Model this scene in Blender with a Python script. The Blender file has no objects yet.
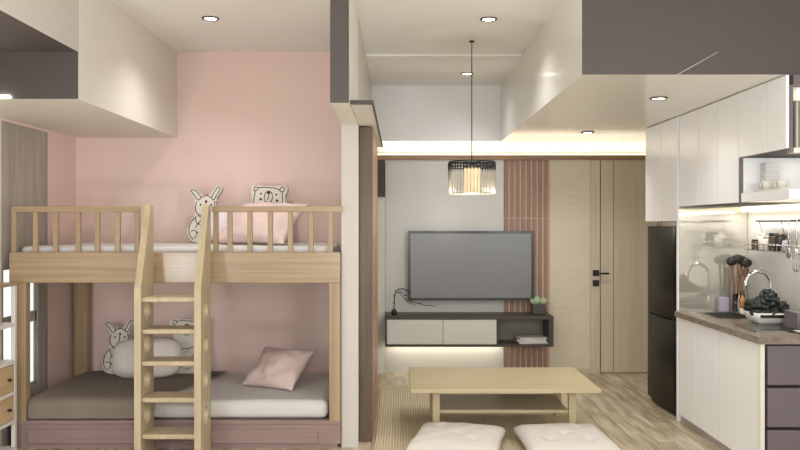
import bpy, bmesh, math, random
from mathutils import Vector, Matrix, noise
random.seed(7)
PI = math.pi
sc = bpy.context.scene
COL = sc.collection
F = 800.0; EYE = 1.5

def at(px, py, Y):                       # a pixel of the photograph at a depth -> a point in the room
    return Vector(((px-400)*Y/F, Y, EYE-(py-225)*Y/F))

# ------------------------------------------------------------------ materials
def lin(c):
    c = c/255.0
    return c/12.92 if c <= .04045 else ((c+.055)/1.055)**2.4
def rgb(r, g, b): return (lin(r), lin(g), lin(b), 1)

def mat(name, col, rough=.55, metal=0, spec=.5, coat=0, emit=None, estr=0, trans=0, bump=None, var=None, alpha=1):
    m = bpy.data.materials.new(name); m.use_nodes = True
    nt = m.node_tree; b = nt.nodes['Principled BSDF']
    b.inputs['Base Color'].default_value = col
    b.inputs['Roughness'].default_value = rough
    b.inputs['Metallic'].default_value = metal
    b.inputs['Specular IOR Level'].default_value = spec
    b.inputs['Coat Weight'].default_value = coat
    b.inputs['Transmission Weight'].default_value = trans
    b.inputs['Alpha'].default_value = alpha
    if emit: b.inputs['Emission Color'].default_value = emit; b.inputs['Emission Strength'].default_value = estr
    tc = nt.nodes.new('ShaderNodeTexCoord')
    if var:                                # (scale xyz, amount, second colour)
        mp = nt.nodes.new('ShaderNodeMapping'); mp.inputs['Scale'].default_value = var[0]
        n = nt.nodes.new('ShaderNodeTexNoise'); n.inputs['Scale'].default_value = 1; n.inputs['Detail'].default_value = 6
        n.inputs['Roughness'].default_value = .6
        cr = nt.nodes.new('ShaderNodeValToRGB'); cr.color_ramp.elements[0].position = .35; cr.color_ramp.elements[1].position = .68
        cr.color_ramp.elements[0].color = col; cr.color_ramp.elements[1].color = var[1]
        L = nt.links.new
        L(tc.outputs['Object'], mp.inputs[0]); L(mp.outputs[0], n.inputs['Vector']); L(n.outputs[0], cr.inputs[0])
        L(cr.outputs[0], b.inputs['Base Color'])
    if bump:                               # (scale, strength)
        n2 = nt.nodes.new('ShaderNodeTexNoise'); n2.inputs['Scale'].default_value = bump[0]; n2.inputs['Detail'].default_value = 4
        bp = nt.nodes.new('ShaderNodeBump'); bp.inputs['Strength'].default_value = bump[1]; bp.inputs['Distance'].default_value = .01
        nt.links.new(tc.outputs['Object'], n2.inputs['Vector'])
        nt.links.new(n2.outputs[0], bp.inputs['Height']); nt.links.new(bp.outputs[0], b.inputs['Normal'])
    return m

M = {}
M['ceil'] = mat('ceiling_paint', rgb(240,237,232), .6)
M['white'] = mat('white_lacquer', rgb(240,240,241), .26, coat=.1)
M['soffit_white'] = mat('soffit_gloss_white', rgb(228,225,216), .18, coat=.15)
M['cream'] = mat('cream_paint', rgb(226,221,210), .5)
M['greige'] = mat('greige_paint', rgb(202,196,188), .5)
M['brown'] = mat('taupe_paint', rgb(80,71,69), .6)
M['mauve'] = mat('mauve_lacquer', rgb(110,100,105), .35)
M['pink'] = mat('pink_wall_paint', rgb(237,210,200), .7, bump=(60,.03))
M['greywood'] = mat('grey_washed_wood', rgb(180,172,162), .5, var=((14,14,1.5), rgb(154,146,136)))
M['oak'] = mat('light_oak', rgb(176,152,120), .25, var=((1.2,9,40), rgb(156,131,100)))
M['oak_v'] = mat('light_oak_upright', rgb(174,150,120), .35, var=((30,30,1.2), rgb(154,130,100)))
M['ladder'] = mat('pale_ash_wood', rgb(196,180,150), .4, var=((20,20,2), rgb(180,162,130)))
M['table'] = mat('pale_birch_wood', rgb(196,181,146), .35, var=((2,30,30), rgb(184,168,132)))
M['bedbase'] = mat('dusty_rose_board', rgb(154,130,125), .45, var=((1,1,30), rgb(142,118,113)))
M['walnut'] = mat('reddish_walnut', rgb(108,90,74), .4, var=((30,30,1.5), rgb(88,70,56)))
M['slat'] = mat('red_brown_slat', rgb(166,130,108), .4, var=((30,30,1.5), rgb(148,112,92)))
M['slatback'] = mat('slat_backing', rgb(236,212,192), .6)
M['trimwood'] = mat('trim_wood', rgb(168,132,104), .4, var=((2,30,30), rgb(146,110,84)))
M['panelw'] = mat('white_wall_panel', rgb(208,206,198), .3)
M['linen'] = mat('white_sheet', rgb(212,208,204), .85, bump=(14,.25))
M['greylayer'] = mat('grey_brown_layer', rgb(182,168,154), .9, bump=(18,.35))
M['pinkfab'] = mat('pink_cotton', rgb(222,198,192), .85, bump=(12,.3))
M['lilacfab'] = mat('pale_lilac_cotton', rgb(226,216,222), .85, bump=(12,.3))
M['whitefab'] = mat('offwhite_cotton', rgb(224,214,206), .85, bump=(10,.25))
M['plush'] = mat('cream_printed_cotton', rgb(222,214,202), .85, bump=(16,.2))
M['ink'] = mat('black_print', rgb(34,30,30), .7)
M['cushion'] = mat('floor_cushion_cotton', rgb(206,200,193), .85, bump=(9,.3))
M['black'] = mat('black_gloss', rgb(38,36,32), .22)
M['fridge'] = mat('black_brown_steel', rgb(24,23,21), .36, spec=.16)
M['blackmat'] = mat('black_matte', rgb(34,32,31), .5)
M['dark'] = mat('dark_taupe_board', rgb(66,58,52), .45)
M['screen'] = mat('tv_screen', rgb(110,110,107), .3, spec=.8)
M['steel'] = mat('brushed_steel', rgb(190,186,180), .22, metal=1)
M['gunmetal'] = mat('dark_gunmetal', rgb(96,90,82), .35, metal=.8)
M['worktop'] = mat('brown_grey_stone', rgb(146,134,122), .3, var=((22,22,22), rgb(108,94,82)))
M['glasspanel'] = mat('back_painted_glass', rgb(206,202,190), .05, metal=.55, spec=1.0)
M['splash'] = mat('splashback', rgb(214,212,207), .25)
M['chrome'] = mat('chrome', rgb(225,222,216), .08, metal=1)
M['leaf'] = mat('dark_kale', rgb(26,32,30), .6, var=((30,30,30), rgb(44,54,46)))
M['succulent'] = mat('pale_green_leaf', rgb(176,194,160), .6)
M['olive'] = mat('olive_grey_screen', rgb(128,124,108), .3)
M['pot'] = mat('dark_grey_pot', rgb(74,70,66), .6)
M['paper'] = mat('paper', rgb(212,208,204), .7)
M['shade'] = mat('pleated_lamp_paper', rgb(236,214,180), .7, emit=rgb(255,226,180), estr=.22)
M['rod'] = mat('champagne_rods', rgb(190,180,160), .35, metal=.4)
M['lamp'] = mat('lit_diffuser', rgb(255,250,240), .5, emit=rgb(255,244,226), estr=9)
M['led'] = mat('warm_led_diffuser', rgb(255,248,225), .5, emit=rgb(255,242,212), estr=1.5)
M['orange'] = mat('orange_plastic', rgb(206,138,84), .4)
M['lilac'] = mat('lilac_plastic', rgb(176,166,184), .4)
M['utwood'] = mat('brown_utensil_wood', rgb(120,86,66), .5)
M['glass'] = mat('clear_glass', rgb(235,238,236), .04, trans=1)
M['sill'] = mat('window_frame_grey', rgb(168,162,155), .5)
M['ivory'] = mat('ivory_porcelain', rgb(226,222,214), .2)
M['brownbot'] = mat('brown_jar', rgb(84,66,54), .3)
M['shelfwhite'] = mat('shelf_white_lacquer', rgb(226,218,210), .35)
M['drawerwood'] = mat('pale_drawer_wood', rgb(206,178,138), .45, var=((2,2,24), rgb(190,160,120)))

def tex_floor():
    m = bpy.data.materials.new('oak_plank_floor'); m.use_nodes = True
    nt = m.node_tree; b = nt.nodes['Principled BSDF']; L = nt.links.new
    tc = nt.nodes.new('ShaderNodeTexCoord'); mp = nt.nodes.new('ShaderNodeMapping')
    mp.inputs['Rotation'].default_value = (0,0,PI/2)
    br = nt.nodes.new('ShaderNodeTexBrick'); br.inputs['Scale'].default_value = 1
    br.inputs['Brick Width'].default_value = 1.1; br.inputs['Row Height'].default_value = .14
    br.inputs['Mortar Size'].default_value = .002; br.inputs['Bias'].default_value = 0
    br.inputs['Color1'].default_value = rgb(212,200,176); br.inputs['Color2'].default_value = rgb(186,172,146)
    br.inputs['Mortar'].default_value = rgb(128,112,88)
    L(tc.outputs['Object'], mp.inputs[0]); L(mp.outputs[0], br.inputs['Vector'])
    mp2 = nt.nodes.new('ShaderNodeMapping'); mp2.inputs['Scale'].default_value = (9,1.1,1)
    n = nt.nodes.new('ShaderNodeTexNoise'); n.inputs['Scale'].default_value = 2; n.inputs['Detail'].default_value = 8
    L(tc.outputs['Object'], mp2.inputs[0]); L(mp2.outputs[0], n.inputs['Vector'])
    cr = nt.nodes.new('ShaderNodeValToRGB'); cr.color_ramp.elements[0].position = .38; cr.color_ramp.elements[1].position = .62
    cr.color_ramp.elements[0].color = rgb(196,184,168); cr.color_ramp.elements[1].color = (1,1,1,1)
    L(n.outputs[0], cr.inputs[0])
    mx = nt.nodes.new('ShaderNodeMix'); mx.data_type = 'RGBA'; mx.blend_type = 'MULTIPLY'; mx.inputs[0].default_value = .8
    L(br.outputs[0], mx.inputs[6]); L(cr.outputs[0], mx.inputs[7]); L(mx.outputs[2], b.inputs['Base Color'])
    b.inputs['Roughness'].default_value = .35
    return m
M['floor'] = tex_floor()

def tex_stripe(name, c1, c2, axis, per, rough=.85, bump=.6):
    m = bpy.data.materials.new(name); m.use_nodes = True
    nt = m.node_tree; b = nt.nodes['Principled BSDF']; L = nt.links.new
    tc = nt.nodes.new('ShaderNodeTexCoord'); w = nt.nodes.new('ShaderNodeTexWave')
    w.wave_type = 'BANDS'; w.bands_direction = axis; w.inputs['Scale'].default_value = 2*PI/(20*per)
    w.inputs['Distortion'].default_value = .4; w.inputs['Detail'].default_value = 1
    cr = nt.nodes.new('ShaderNodeValToRGB'); cr.color_ramp.elements[0].color = c1; cr.color_ramp.elements[1].color = c2
    L(tc.outputs['Object'], w.inputs['Vector']); L(w.outputs['Fac'], cr.inputs[0]); L(cr.outputs[0], b.inputs['Base Color'])
    bp = nt.nodes.new('ShaderNodeBump'); bp.inputs['Strength'].default_value = bump; bp.inputs['Distance'].default_value = .006
    L(w.outputs['Fac'], bp.inputs['Height']); L(bp.outputs[0], b.inputs['Normal'])
    b.inputs['Roughness'].default_value = rough
    return m
M['rug'] = tex_stripe('ribbed_straw_rug', rgb(184,168,136), rgb(218,204,174), 'X', .02)
M['stripgap'] = tex_stripe('ridged_box', rgb(196,194,196), rgb(222,220,220), 'Z', .014, .5, .5)

def tex_emboss():
    m = bpy.data.materials.new('embossed_beige_panel'); m.use_nodes = True
    nt = m.node_tree; b = nt.nodes['Principled BSDF']; L = nt.links.new
    tc = nt.nodes.new('ShaderNodeTexCoord'); mp = nt.nodes.new('ShaderNodeMapping')
    mp.inputs['Rotation'].default_value = (PI/2,0,0)
    br = nt.nodes.new('ShaderNodeTexBrick'); br.inputs['Scale'].default_value = 1
    br.inputs['Brick Width'].default_value = .17; br.inputs['Row Height'].default_value = .034
    br.inputs['Mortar Size'].default_value = .004
    br.inputs['Color1'].default_value = rgb(220,208,184); br.inputs['Color2'].default_value = rgb(215,202,178)
    br.inputs['Mortar'].default_value = rgb(212,199,174)
    L(tc.outputs['Object'], mp.inputs[0]); L(mp.outputs[0], br.inputs['Vector'])
    L(br.outputs['Color'], b.inputs['Base Color'])
    bp = nt.nodes.new('ShaderNodeBump'); bp.inputs['Strength'].default_value = .25; bp.inputs['Distance'].default_value = .003; bp.invert = True
    L(br.outputs['Fac'], bp.inputs['Height']); L(bp.outputs[0], b.inputs['Normal'])
    b.inputs['Roughness'].default_value = .5
    return m
M['emboss'] = tex_emboss()
M['doorwood'] = mat('beige_door_veneer', rgb(208,196,172), .45, var=((24,24,1), rgb(196,182,156)))

# ------------------------------------------------------------------ mesh collecting
class MB:
    def __init__(s): s.b = bmesh.new()
    def _add(s, verts, faces, smooth=False, mi=0):
        vs = [s.b.verts.new(v) for v in verts]
        out = []
        for f in faces:
            try: nf = s.b.faces.new([vs[i] for i in f])
            except ValueError: continue
            nf.smooth = smooth; nf.material_index = mi; out.append(nf)
        return out
    def box(s, x0, x1, y0, y1, z0, z1, mi=0, fr=None):
        v = [(x,y,z) for z in (z0,z1) for y in (y0,y1) for x in (x0,x1)]
        fs = [(0,2,3,1),(4,5,7,6),(0,1,5,4),(2,6,7,3),(0,4,6,2),(1,3,7,5)]   # bottom top front back left right
        out = s._add(v, fs, mi=mi)
        if fr is not None: out[2].material_index = fr
        return s
    def rbox(s, x0, x1, y0, y1, z0, z1, r=.005, seg=2):
        t = bmesh.new()
        v = [t.verts.new((x,y,z)) for z in (z0,z1) for y in (y0,y1) for x in (x0,x1)]
        for f in [(0,2,3,1),(4,5,7,6),(0,1,5,4),(2,6,7,3),(0,4,6,2),(1,3,7,5)]: t.faces.new([v[i] for i in f])
        bmesh.ops.bevel(t, geom=t.edges[:], offset=r, segments=seg, profile=.5, affect='EDGES')
        for f in t.faces: f.smooth = max(abs(f.normal.x),abs(f.normal.y),abs(f.normal.z)) < .999
        me = bpy.data.meshes.new('t'); t.to_mesh(me); t.free(); s.b.from_mesh(me); bpy.data.meshes.remove(me)
        return s
    def tube(s, pts, r, n=8, closed=False, caps=True):
        pts = [Vector(p) for p in pts]; N = len(pts)
        rr = r if isinstance(r, (list,tuple)) else [r]*N
        rings = []; up = None
        for i, p in enumerate(pts):
            if closed: d = pts[(i+1)%N]-pts[(i-1)%N]
            else: d = pts[min(i+1,N-1)]-pts[max(i-1,0)]
            d.normalize()
            if up is None:
                up = Vector((0,0,1)) if abs(d.z) < .9 else Vector((1,0,0))
            a = d.cross(up)
            if a.length < 1e-6: a = d.orthogonal()
            a.normalize(); c = a.cross(d); up = c
            rings.append([s.b.verts.new(p+(a*math.cos(2*PI*k/n)+c*math.sin(2*PI*k/n))*rr[i]) for k in range(n)])
        for i in range(N if closed else N-1):
            A, B = rings[i], rings[(i+1)%N]
            for k in range(n):
                f = s.b.faces.new((A[k],A[(k+1)%n],B[(k+1)%n],B[k])); f.smooth = True
        if caps and not closed:
            s.b.faces.new(rings[0][::-1]); s.b.faces.new(rings[-1])
        return s
    def lathe(s, prof, cx, cy, n=24, caps=True):
        rings = []
        for r, z in prof:
            rings.append([s.b.verts.new((cx+max(r,1e-4)*math.cos(2*PI*k/n), cy+max(r,1e-4)*math.sin(2*PI*k/n), z)) for k in range(n)])
        for A, B in zip(rings, rings[1:]):
            for k in range(n):
                f = s.b.faces.new((A[k],A[(k+1)%n],B[(k+1)%n],B[k])); f.smooth = True
        if caps:
            s.b.faces.new(rings[0][::-1]); s.b.faces.new(rings[-1])
        return s
    def ball(s, c, rx, ry, rz, seg=12, rings=8):
        m = Matrix.Translation(c) @ Matrix.Diagonal((rx,ry,rz,1))
        g = bmesh.ops.create_uvsphere(s.b, u_segments=seg, v_segments=rings, radius=1, matrix=m)
        for v in g['verts']:
            for f in v.link_faces: f.smooth = True
        return s
    def xf(s, m): bmesh.ops.transform(s.b, matrix=m, verts=s.b.verts[:]); return s
    def build(s, name, mats, parent=None, origin=None, fix=True):
        if fix: bmesh.ops.recalc_face_normals(s.b, faces=s.b.faces[:])
        me = bpy.data.meshes.new(name)
        if parent is not None: org = parent['_o'] if '_o' in parent else (0,0,0)
        elif origin is not None: org = origin
        else:
            xs = [v.co.x for v in s.b.verts]; ys = [v.co.y for v in s.b.verts]; zs = [v.co.z for v in s.b.verts]
            org = ((min(xs)+max(xs))/2, (min(ys)+max(ys))/2, min(zs))
        org = Vector(org)
        bmesh.ops.translate(s.b, verts=s.b.verts[:], vec=-org)
        s.b.to_mesh(me); s.b.free()
        for m in (mats if isinstance(mats, (list,tuple)) else [mats]): me.materials.append(m)
        o = bpy.data.objects.new(name, me); COL.objects.link(o)
        if parent is not None: o.parent = parent
        else: o.location = org
        o['_o'] = tuple(org)
        return o

def tag(o, label, cat, group=None):
    o['label'] = label; o['category'] = cat
    if group: o['group'] = group
    return o
def thing(name, label, cat, loc, group=None):
    o = bpy.data.objects.new(name, None); COL.objects.link(o); o.location = loc; o['_o'] = tuple(loc)
    o.empty_display_size = .1
    return tag(o, label, cat, group)
def struct(name, mb, m, parent=None):
    o = mb.build(name, m, parent)
    if parent is None: o['kind'] = 'structure'
    return o
def dup(root, loc, label, group=None):
    r = root.copy(); COL.objects.link(r); r.location = loc; r['_o'] = tuple(loc); r['label'] = label
    if group: r['group'] = group
    for ch in list(root.children):
        c = ch.copy(); COL.objects.link(c); c.parent = r; c['_o'] = tuple(loc)
        for g in ch.children:
            d = g.copy(); COL.objects.link(d); d.parent = c; d['_o'] = tuple(loc)
    return r
def lamp(name, kind, loc, power, col=(1,.96,.91), size=.1, rot=(0,0,0), sizey=None, angle=None, blend=.6, target=None):
    l = bpy.data.lights.new(name, kind); l.energy = power; l.color = col
    if kind == 'AREA':
        l.size = size
        if sizey: l.shape = 'RECTANGLE'; l.size_y = sizey
    else: l.shadow_soft_size = size
    if kind == 'SPOT': l.spot_size = angle or 2.2; l.spot_blend = blend
    o = bpy.data.objects.new(name, l); COL.objects.link(o); o.location = loc; o.rotation_euler = rot
    if target is not None:
        o.rotation_euler = (Vector(target)-Vector(loc)).to_track_quat('-Z','Y').to_euler()
    return o

# ================================================================== THE SHELL
H = 2.92; ZW = 8.25; ZP = 8.10; ZF = 4.44; SB = 2.335; XR = 2.66
struct('floor', MB().box(-3.15,XR+.1,-.6,ZW+.1,-.06,0), M['floor'])
struct('ceiling', MB().box(-3.15,XR+.1,-.6,ZW+.1,H,H+.08), M['ceil'])
struct('trim_1', MB().box(-.283,1.01,6.64,8.04,H-.018,H), M['ceil'])
struct('wall_back', MB().box(-.395,XR+.1,ZW,ZW+.1,0,H), M['cream'])
struct('wall_right', MB().box(XR,XR+.1,-.6,ZW,0,H), M['splash'])
struct('wall_bunk', MB().box(-2.66,-.395,6.57,6.67,0,H), M['pink'])
struct('wall_partition', MB().box(-.395,-.283,5.40,ZW,0,H), M['greige'])
# left wall: near part, step, grey part with the window opening, pink end
struct('wall_left', MB().box(-3.15,-3.05,-.6,5.31,0,H).box(-3.05,-2.66,5.31,5.34,0,H), M['cream'])
WY0, WY1, WZ0, WZ1 = 5.36, 5.88, .33, 1.225
struct('wall_left_alcove', MB().box(-2.69,-2.66,5.34,6.04,WZ1,2.2).box(-2.69,-2.66,5.34,6.04,0,WZ0)
       .box(-2.69,-2.66,5.34,WY0,WZ0,WZ1).box(-2.69,-2.66,WY1,6.04,WZ0,WZ1), M['greywood'])
struct('wall_left_end', MB().box(-2.72,-2.66,6.04,6.67,0,H).box(-2.69,-2.66,5.34,6.04,2.2,H), M['pink'])
w = MB()
w.box(-2.688,-2.672,WY0,WY1,WZ0,WZ0+.03).box(-2.688,-2.672,WY0,WY1,WZ1-.03,WZ1)
w.box(-2.688,-2.672,WY0,WY0+.03,WZ0,WZ1).box(-2.688,-2.672,WY1-.02,WY1,WZ0,WZ1)
w.box(-2.688,-2.672,WY0,WY1,.80,.875)
wf = struct('window_1', w, M['sill'])
MB().box(-2.682,-2.679,WY0+.02,WY1-.02,WZ0+.02,WZ1-.02).build('window_pane', M['glass'], wf)
# bulkhead over the bunk: side white, face taupe
struct('trim_2', MB().box(-2.66,-1.83,4.55,6.57,2.217,H,fr=1), [M['cream'], M['brown']])
# higher box nearer the camera over the left side
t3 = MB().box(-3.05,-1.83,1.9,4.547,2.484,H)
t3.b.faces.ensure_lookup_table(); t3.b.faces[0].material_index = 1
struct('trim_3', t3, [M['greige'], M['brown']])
# beam in front of the partition
struct('trim_4', MB().box(-.388,-.283,ZF,5.40,2.178,H,fr=1), [M['cream'], M['brown']])
# dropped ceiling over the kitchen side
kitchen_soffit = struct('trim_5', MB().box(1.01,XR,ZF,ZW,SB,H,fr=1), [M['soffit_white'], M['brown']])
c = MB().tube([at(676,75.5,ZF-.003), at(718,52,ZF-.003)], .0018, 6)
c.build('pale_seam', M['panelw'], kitchen_soffit)
# fascia at the far end of the high ceiling, hiding the light cove
struct('trim_6', MB().box(-.283,1.01,8.04,ZW,SB+.01,H), M['white'])

# ------------------------------------------------------------------ back wall cladding (ZP)
def X(px, z=ZP): return (px-400)*z/F
def Z(py, z=ZP): return EYE-(py-225)*z/F
T = Z(160)
struct('trim_7', MB().rbox(-.283,XR,ZP-.02,8.15,T,Z(155.2),.003), M['trimwood'])
o = MB().rbox(X(385.2),X(503.6),ZP,ZW,0,T,.002).build('wall_panel', M['panelw']); o['kind'] = 'structure'
o = MB().box(X(374),X(385),ZP-.01,ZW,0,Z(197)).build('wall_panel', M['cream']); o['kind'] = 'structure'
tag(MB().rbox(X(376.5),X(384.5),ZP-.03,ZW-.02,Z(197),T,.003).build('dark_cupboard_end', M['dark']),
    'narrow dark green-black upright box at top left corner of the television wall', 'cupboard')
# slatted panel
sp = thing('slatted_panel', 'red-brown vertical slatted wooden panel behind the right edge of the television', 'wall panel', (X(526.5),ZP,0))
MB().box(X(503.8),X(549.2),8.125,8.24,0,T).build('backing_board', M['slatback'], sp)
ns = 8; x0, x1 = X(504), X(549); pitch = (x1-x0)/ns
for i in range(ns):
    a = x0+i*pitch
    MB().rbox(a+.006,a+pitch-.010,8.108,8.125,0,Z(218.5),.003).rbox(a+.006,a+pitch-.010,8.108,8.125,Z(217.5),T,.003).build('slat', M['slat'], sp)
o = MB().box(X(549.4),X(590),ZP,ZW,0,T).build('wall_panel', M['emboss']); o['kind'] = 'structure'
# door and its side strips
d = struct('door_1', MB().rbox(X(600.9),X(646)+.12,ZP+.004,8.16,.005,T,.003), M['doorwood'])
MB().box(X(613.2),X(614),ZP+.001,ZP+.006,.01,T-.01).build('groove', M['trimwood'], d)
struct('trim_8', MB().rbox(X(590.2),X(600),ZP,ZW,0,T,.003), M['doorwood'])
struct('wall_door_side', MB().box(X(646)+.13,XR,ZP+.003,ZW,0,T), M['doorwood'])
MB().box(X(600),X(600.9),8.12,8.14,0,T).build('trim_9', M['blackmat'])['kind'] = 'structure'
hl = MB()
hl.rbox(X(592.6),X(598.8),ZP-.012,ZP,Z(276),Z(270),.002)
hl.tube([(X(595.7),ZP-.01,Z(273.2)),(X(595.7),ZP-.05,Z(273.2)),(X(598),ZP-.055,Z(273.2)),(X(607.8),ZP-.055,Z(273.2))], .009, 8)
hl.build('door_handle', M['blackmat'], d)
MB().rbox(X(592.6),X(598.8),ZP-.014,ZP,Z(286),Z(280),.002).tube([(X(595.7),ZP-.014,Z(283)),(X(595.7),ZP-.022,Z(283))],.016,16).build('lock', M['blackmat'], d)
struct('baseboard_back', MB().box(X(549.4),X(600),ZP-.006,ZP,0,.05), M['doorwood'])

# ================================================================== BUNK BED
BF = 5.36
bed = thing('bunk_bed', 'light oak bunk bed with guard rail and dusty rose base filling the pink niche', 'bed', (-1.5,5.9,0))
MB().rbox(-2.62,-.40,BF,BF+.04,1.112,1.318,.004).build('side_panel', M['oak'], bed)
MB().rbox(-2.62,-.40,6.49,6.53,1.14,1.30,.004).build('side_panel', M['oak'], bed)
MB().box(-2.62,-.40,BF+.04,6.49,1.15,1.18).build('slat_platform', M['oak'], bed)
for (a,b_,y0,y1) in ((-2.578,-2.508,BF,BF+.07),(-.475,-.40,BF,BF+.07),(-2.625,-2.515,6.44,6.53),(-.50,-.40,6.44,6.53)):
    MB().rbox(a,b_,y0,y1,.185,1.112 if y0<6 else 1.14,.004).build('post', M['oak_v'], bed)
MB().rbox(-2.62,-.40,BF,6.53,.165,.19,.003).build('mattress_board', M['bedbase'], bed)
base = MB().box(-2.60,-.40,BF+.012,6.53,0.03,.165).box(-2.60,-.42,BF+.018,6.5,0,.03).build('bed_base', M['bedbase'], bed)
for a,b_ in ((-2.50,-1.55),(-1.50,-.55)):
    MB().rbox(a,b_,BF,BF+.012,.035,.13,.003).build('drawer_front', M['bedbase'], bed)
# guard rails
GT0, GT1 = Z(212.2,BF+.02), Z(206.2,BF+.02)
def guard(xa, xb, posts):
    MB().rbox(X(xa,BF+.02),X(xb,BF+.02),BF+.003,BF+.037,GT0,GT1,.004).build('top_rail', M['oak'], bed)
    for p in posts:
        MB().rbox(X(p-2.5,BF+.02),X(p+2.5,BF+.02),BF+.006,BF+.034,1.318,GT0,.003).build('baluster', M['oak_v'], bed)
guard(12,140,[14.6,36,56,78.5,97.5,118,137.5])
guard(212,342,[216,230,250,270.5,290.5,311,330.5])
# mattresses and bedding
def soft_box(x0,x1,y0,y1,z0,z1,r=.04,amp=.006,nx=40,ny=20,nz=4):
    m = MB(); t = m.b
    bmesh.ops.create_cube(t, size=1)
    bmesh.ops.scale(t, verts=t.verts[:], vec=(x1-x0,y1-y0,z1-z0))
    bmesh.ops.translate(t, verts=t.verts[:], vec=((x0+x1)/2,(y0+y1)/2,(z0+z1)/2))
    bmesh.ops.bevel(t, geom=t.edges[:], offset=r, segments=4, profile=.5, affect='EDGES')
    cuts = []
    for k in range(1,nx): 
        bmesh.ops.bisect_plane(t, geom=t.verts[:]+t.edges[:]+t.faces[:], plane_co=(x0+(x1-x0)*k/nx,0,0), plane_no=(1,0,0))
    for k in range(1,ny):
        bmesh.ops.bisect_plane(t, geom=t.verts[:]+t.edges[:]+t.faces[:], plane_co=(0,y0+(y1-y0)*k/ny,0), plane_no=(0,1,0))
    for v in t.verts:
        n = noise.noise(v.co*3.1)+.6*noise.noise(v.co*8)
        if v.co.z > z0+.02: v.co.z += amp*n
        v.co.y += amp*.6*noise.noise(v.co*6+Vector((3,1,2)))*(1 if v.co.z > z0+.01 else 0)
    for f in t.faces: f.smooth = True
    return m
m = soft_box(-2.58,-.48,5.43,6.46,1.185,1.355,.03,.005).build('mattress', M['linen'])
tag(m, 'white mattress on the upper bunk behind the guard rail', 'mattress')
m = soft_box(-2.50,-.485,5.385,6.43,.192,.318,.045,.007).build('mattress', M['linen'])
tag(m, 'pale sheeted mattress on the lower bunk', 'mattress')
# thin grey-brown layer over the left part of the lower mattress, its right edge running at a slant
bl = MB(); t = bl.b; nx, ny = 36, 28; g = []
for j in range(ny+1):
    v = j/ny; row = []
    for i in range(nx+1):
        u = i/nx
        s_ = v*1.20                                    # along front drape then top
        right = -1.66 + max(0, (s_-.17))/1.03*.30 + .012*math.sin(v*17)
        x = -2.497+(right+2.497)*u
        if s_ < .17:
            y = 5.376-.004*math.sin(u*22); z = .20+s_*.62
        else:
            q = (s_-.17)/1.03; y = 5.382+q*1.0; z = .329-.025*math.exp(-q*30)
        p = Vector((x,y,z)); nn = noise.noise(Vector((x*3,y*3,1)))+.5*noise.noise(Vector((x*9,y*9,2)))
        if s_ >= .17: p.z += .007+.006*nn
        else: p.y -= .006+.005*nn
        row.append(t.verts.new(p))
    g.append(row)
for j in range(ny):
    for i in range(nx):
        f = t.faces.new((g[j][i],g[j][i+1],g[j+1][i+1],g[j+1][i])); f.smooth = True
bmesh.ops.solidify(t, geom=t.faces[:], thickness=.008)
tag(bl.build('layer', M['greylayer']), 'grey-brown layer spread over the left half of the lower bunk', 'layer')

def pillow_mb(w, h, th, n=22, pinch=.10, wr=.02, seed=0, corner=2.2, rnd=0):
    m = MB(); t = m.b; sides = []
    for sgn in (1,-1):
        g = []
        for j in range(n+1):
            row = []
            for i in range(n+1):
                u = -1+2*i/n; v = -1+2*j/n
                u = math.sin(u*PI/2)*.5+u*.5; v = math.sin(v*PI/2)*.5+v*.5
                x = u*w/2*(1-pinch*(1-v*v)*u*u) ; y = v*h/2*(1-pinch*(1-u*u)*v*v)
                x *= 1-rnd*v**4; y *= 1-rnd*1.3*u**4
                e = max(0,(1-abs(u)**corner))**.55*max(0,(1-abs(v)**corner))**.55
                z = sgn*th/2*e
                if e > 0:
                    q = Vector((u*2.2,v*2.2,seed*7.3+sgn))
                    z += wr*min(1,e*2)*(noise.noise(q)+.7*noise.noise(q*2.4+Vector((5,0,0))))
                row.append(t.verts.new((x,y,z)))
            g.append(row)
        for j in range(n):
            for i in range(n):
                f = t.faces.new((g[j][i],g[j][i+1],g[j+1][i+1],g[j+1][i]) if sgn>0 else (g[j][i],g[j+1][i],g[j+1][i+1],g[j][i+1])); f.smooth = True
    bmesh.ops.remove_doubles(t, verts=t.verts[:], dist=1e-4)
    return m
def place(m, loc, rx=0, ry=0, rz=0):
    R = Matrix.Rotation(rz,4,'Z') @ Matrix.Rotation(ry,4,'Y') @ Matrix.Rotation(rx,4,'X')
    return m.xf(Matrix.Translation(loc) @ R)
D = math.radians
tag(place(pillow_mb(.66,.46,.17,seed=1,wr=.035,pinch=.12), (-1.03,5.93,1.512), D(40), D(0), D(-27)).build('pillow', M['pinkfab']),
    'rumpled pink pillow lying on the upper bunk mattress', 'pillow')
tag(place(pillow_mb(.32,.30,.12,seed=2,wr=.02), (-1.37,6.20,1.50), D(62), D(4), D(8)).build('pillow', M['lilacfab']),
    'pale lilac white pillow leaning between rabbit cushion and pink pillow, upper bunk', 'pillow')
tag(place(pillow_mb(.53,.31,.20,seed=3,wr=.006,pinch=0,corner=3.0,rnd=.16), (-1.93,6.10,.485), D(72), D(-2), 0).build('pillow', M['whitefab']),
    'plump off-white pillow standing behind the ladder on the lower bunk', 'pillow')
tag(place(pillow_mb(.46,.38,.16,seed=4,wr=.022,pinch=.10), (-.895,5.88,.45), D(40), D(0), D(-28)).build('pillow', M['pinkfab']),
    'pink cushion lying on the right side of the lower bunk', 'pillow')

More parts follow.
